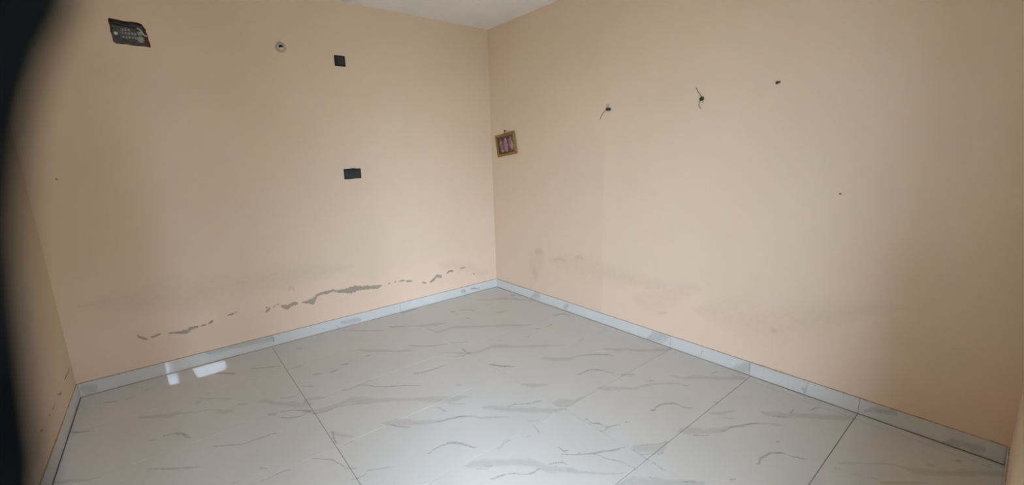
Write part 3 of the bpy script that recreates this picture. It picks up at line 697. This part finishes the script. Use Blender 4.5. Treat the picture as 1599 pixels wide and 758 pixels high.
sk_ins = bm_obj('socket_insert', bm, m_black2, so)
for hx, hz, hr in ((.016, .014, .0045), (.004, -.010, .0035), (.028, -.010, .0035)):
    bm = bmesh.new()
    add_lathe(bm, [(hr, -.0145), (hr, -.0150), (hr * .2, -.0150)], 10)
    bm_obj('pin_hole', bm, m_hole, sk_ins, (hx, 0, hz))

# ---- small framed picture, hung askew from a nail
TH = math.radians(6.0)
pic = empty('picture_frame', (-.004, -.290, 1.735))
tag(pic, 'small gold framed picture hanging askew beside the corner of the room', 'picture')
pic.rotation_euler = (0, 0, 0)
# local axes: X out of the wall (towards -x world), Y to the right as seen, Z up
pic.matrix_world = Matrix.Translation((-.004, -.290, 1.735)) @ Matrix(((-1, 0, 0, 0), (0, -1, 0, 0), (0, 0, 1, 0), (0, 0, 0, 1))) @ Matrix.Rotation(TH, 4, 'X') @ Matrix.Rotation(math.radians(3), 4, 'Y')
PW, PH, BW = .172, .123, .030
for nm, (y0, y1, z0, z1) in (('frame_bar', (-PW, PW, PH - BW, PH)), ('frame_bar', (-PW, PW, -PH, -PH + BW)), ('frame_bar', (-PW, -PW + BW, -PH + BW, PH - BW)), ('frame_bar', (PW - BW, PW, -PH + BW, PH - BW))):
    bm = bmesh.new()
    add_box(bm, .003, .024, y0, y1, z0, z1, .006, 2)
    if y1 - y0 > z1 - z0:
        add_box(bm, .022, .027, y0 + .006, y1 - .006, (z0 + z1) / 2 - .004, (z0 + z1) / 2 + .004, .002)
    else:
        add_box(bm, .022, .027, (y0 + y1) / 2 - .004, (y0 + y1) / 2 + .004, z0, z1, .002)
    bm_obj(nm, bm, m_gold, pic)


def print_material():
    b = NB('faded_picture_print')
    sep = b.n('ShaderNodeSeparateXYZ'); b.t.links.new(b.obj(), sep.inputs[0])
    nz = b.noise(38, 5, rough=.75)
    y = b.math('ADD', sep.outputs[1], b.math('MULTIPLY_ADD', nz, .09, -.045))
    z = b.math('ADD', sep.outputs[2], b.math('MULTIPLY_ADD', b.noise(30, 4, rough=.7), .09, -.045))
    col = b.mix(b.mrange(b.noise(35, 4), .4, .6, 0, 1), (.055, .022, .03), (.13, .075, .025))
    for cy, cz, ry, rz, c in ((-.085, .0, .034, .072, (.30, .16, .24)), (.0, -.01, .036, .078, (.42, .22, .30)), (.085, -.005, .034, .07, (.34, .19, .25)),
                              (-.082, .045, .018, .018, (.44, .27, .24)), (.0, .050, .019, .02, (.52, .33, .30)), (.088, .052, .02, .02, (.50, .30, .26)),
                              (-.07, -.062, .024, .016, (.5, .42, .2)), (.06, -.066, .02, .012, (.12, .02, .02)), (.105, -.03, .012, .05, (.5, .42, .38))):
        dy = b.math('DIVIDE', b.math('SUBTRACT', y, cy), ry)
        dz = b.math('DIVIDE', b.math('SUBTRACT', z, cz), rz)
        d = b.math('ADD', b.math('MULTIPLY', dy, dy), b.math('MULTIPLY', dz, dz))
        col = b.mix(b.mrange(d, .6, 1.25, .85, 0), col, c)
    col = b.mix(b.mrange(b.noise(65, 3), .52, .62, 0, .75), col, (.05, .02, .025))
    return b.done(col, .35, .4)


box('picture_print', .002, .012, -PW + .02, PW - .02, -PH + .02, PH - .02, print_material(), pic)
bm = bmesh.new()
add_tube(bm, [(.010, -.018, PH - .004), (.006, .0, PH + .024), (.010, .018, PH - .004)], .003, 6)
bm_obj('hanging_loop', bm, m_nail, pic)
nl = empty('nail', (-.0, -.282, 1.884))
tag(nl, 'dark nail holding the small gold framed picture', 'nail')
bm = bmesh.new()
add_tube(bm, [(.004, 0, 0), (-.024, 0, .003)], .003, 8)
bm_obj('shank', bm, m_nail, nl)
bm = bmesh.new()
add_lathe(bm, [(.009, -.024), (.010, -.027), (.004, -.030)], 12, 'X')
bm_obj('head', bm, m_nail, nl, (0, 0, .003))

# ---- wire stubs on the right wall
def wire_stub(y, z, label, wires, knob):
    t = empty('wire_stub', (0, y, z))
    tag(t, label, 'wire', 'cut wire stubs on the right wall')
    bm = bmesh.new()
    for (py, pz, r_) in knob:
        v = bmesh.ops.create_icosphere(bm, subdivisions=2, radius=r_, matrix=Matrix.Translation((-.010, py, pz)))['verts']
        for q in v: q.co += Vector((random.uniform(-1, 1), random.uniform(-1, 1), random.uniform(-1, 1))) * r_ * .12
    bm_obj('plug', bm, m_nail, t, smooth=True)
    for w_ in wires:
        bm = bmesh.new()
        P = [(-.006 - .012 * min(1, i) - .002 * i, q[0] - y, q[1] - z) for i, q in enumerate(w_)]
        add_tube(bm, P, .0022, 6)
        bm_obj('wire', bm, m_wire, t, smooth=True)


wire_stub(-1.712, 1.976, 'black plugged wire stub with a strand curling down to the left', [
    [(-1.705, 1.974), (-1.692, 1.970), (-1.671, 1.956), (-1.650, 1.930), (-1.634, 1.899)],
    [(-1.712, 1.981), (-1.722, 2.000), (-1.726, 2.022)], [(-1.705, 1.982), (-1.704, 2.000), (-1.708, 2.020)]],
    [(-.012, 0, .0135), (.012, .001, .013)])
wire_stub(-2.542, 1.969, 'black plugged wire stub with one strand up and one hanging below', [
    [(-2.540, 1.974), (-2.530, 2.000), (-2.514, 2.024), (-2.503, 2.047)],
    [(-2.540, 1.962), (-2.530, 1.944), (-2.526, 1.925), (-2.536, 1.910), (-2.548, 1.897)],
    [(-2.548, 1.962), (-2.556, 1.948), (-2.558, 1.936)]], [(-.003, 0, .0155), (.006, -.003, .012)])

# ---- nails and holes
n2 = empty('nail', (0, -3.038, 2.012))
tag(n2, 'bent dark nail alone high on the right wall', 'nail')
bm = bmesh.new()
add_tube(bm, [(.006, 0, 0), (-.016, .002, -.002), (-.026, .008, -.008)], .0055, 8)
bm_obj('shank', bm, m_nail, n2)
bm = bmesh.new()
add_lathe(bm, [(.009, -.022), (.010, -.026), (.005, -.029)], 12, 'X')
bm_obj('head', bm, m_nail, n2, (0, .006, -.006))


m_dot = simple('hole_shadow', (.26, .18, .11), .9, .1)


def dot_hole(parent, loc, r_, axis, nm='nail_hole'):
    bm = bmesh.new()
    s = -1
    add_lathe(bm, [(r_, 0), (r_ * .9, s * .0014), (r_ * .2, s * .0014)], 12, axis)
    return bm_obj(nm, bm, m_dot, parent, loc)


dot_hole(wall_right, (0, -3.417, 1.329), .007, 'X')
dot_hole(wall_back, (-3.622, 0, 1.541), .0055, 'Y')

# ================================================================ added drape, rod and tie standing in for an unidentified dark shape by the camera
rod = empty('stand_in_rod', (-3.0, -4.05, 2.26))
rod['kind'] = 'structure'
bm = bmesh.new(); add_tube(bm, [(-.66, 0, 0), (.66, 0, 0)], .010, 12); bm_obj('pole', bm, m_steel, rod, smooth=True)
for sx in (-.60, .60):
    bm = bmesh.new()
    add_tube(bm, [(sx, 0, 0), (sx, -.19, 0)], .007, 8)
    add_box(bm, sx - .02, sx + .02, -.19, -.186, -.03, .03)
    bm_obj('bracket', bm, m_steel, rod)

# free edge of the stand-in drape (x at height z); the cloth is swept towards the left jamb
EDGE = [(2.235, -2.960), (2.05, -3.010), (1.90, -3.045), (1.75, -3.078), (1.66, -3.0985), (1.6296, -3.1076), (1.6256, -3.1100), (1.6207, -3.1123), (1.6149, -3.1144),
        (1.6083, -3.1164), (1.6007, -3.1182), (1.5929, -3.1197), (1.5859, -3.1207), (1.5776, -3.1216), (1.5679, -3.1226), (1.5589, -3.1234),
        (1.5522, -3.1240), (1.50, -3.132), (1.40, -3.160), (1.25, -3.215), (1.12, -3.262), (1.0, -3.240), (.7, -3.190), (.3, -3.160), (.05, -3.155)]


def edge_x(z):
    for (z0, x0), (z1, x1) in zip(EDGE, EDGE[1:]):
        if z1 <= z <= z0:
            return x0 + (x1 - x0) * (z - z0) / (z1 - z0)
    return EDGE[-1][1]


zs = sorted(set([q[0] for q in EDGE] + [2.235 - i * .045 for i in range(49)]), reverse=True)
NX = 40
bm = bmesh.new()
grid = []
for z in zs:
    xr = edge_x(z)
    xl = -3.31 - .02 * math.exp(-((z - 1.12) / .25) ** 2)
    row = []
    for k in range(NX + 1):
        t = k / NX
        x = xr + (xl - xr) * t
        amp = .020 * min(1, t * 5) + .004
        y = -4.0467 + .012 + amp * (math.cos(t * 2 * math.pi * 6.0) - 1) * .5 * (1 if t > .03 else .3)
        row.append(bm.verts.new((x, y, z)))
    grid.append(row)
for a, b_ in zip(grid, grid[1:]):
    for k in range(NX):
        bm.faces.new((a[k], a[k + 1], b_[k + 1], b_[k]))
cur = bm_obj('dark_edge_stand_in', bm, m_stand_in, None, smooth=True)
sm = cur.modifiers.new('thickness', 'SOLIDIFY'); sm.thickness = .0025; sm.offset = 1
tag(cur, 'unidentified dark shape, out of focus along the left edge of the photo', 'dark_edge_stand_in')
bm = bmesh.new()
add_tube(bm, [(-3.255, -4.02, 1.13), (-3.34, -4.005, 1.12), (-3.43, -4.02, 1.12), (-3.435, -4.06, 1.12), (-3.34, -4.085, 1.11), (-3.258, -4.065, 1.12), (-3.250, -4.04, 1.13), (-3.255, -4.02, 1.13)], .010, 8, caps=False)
bm_obj('stand_in_tie', bm, m_stand_in, cur, smooth=True)

# sampling aid for the sky light that comes in through the doorway (emits nothing itself)
pl = bpy.data.lights.new('doorway_portal', 'AREA')
pl.shape = 'RECTANGLE'; pl.size = DX1 - DX0; pl.size_y = DH
pl.cycles.is_portal = True
po = bpy.data.objects.new('doorway_portal', pl)
po.location = ((DX0 + DX1) / 2, fy0 - .01, DH / 2)
po.rotation_euler = (math.radians(90), 0, 0)
COL.objects.link(po)
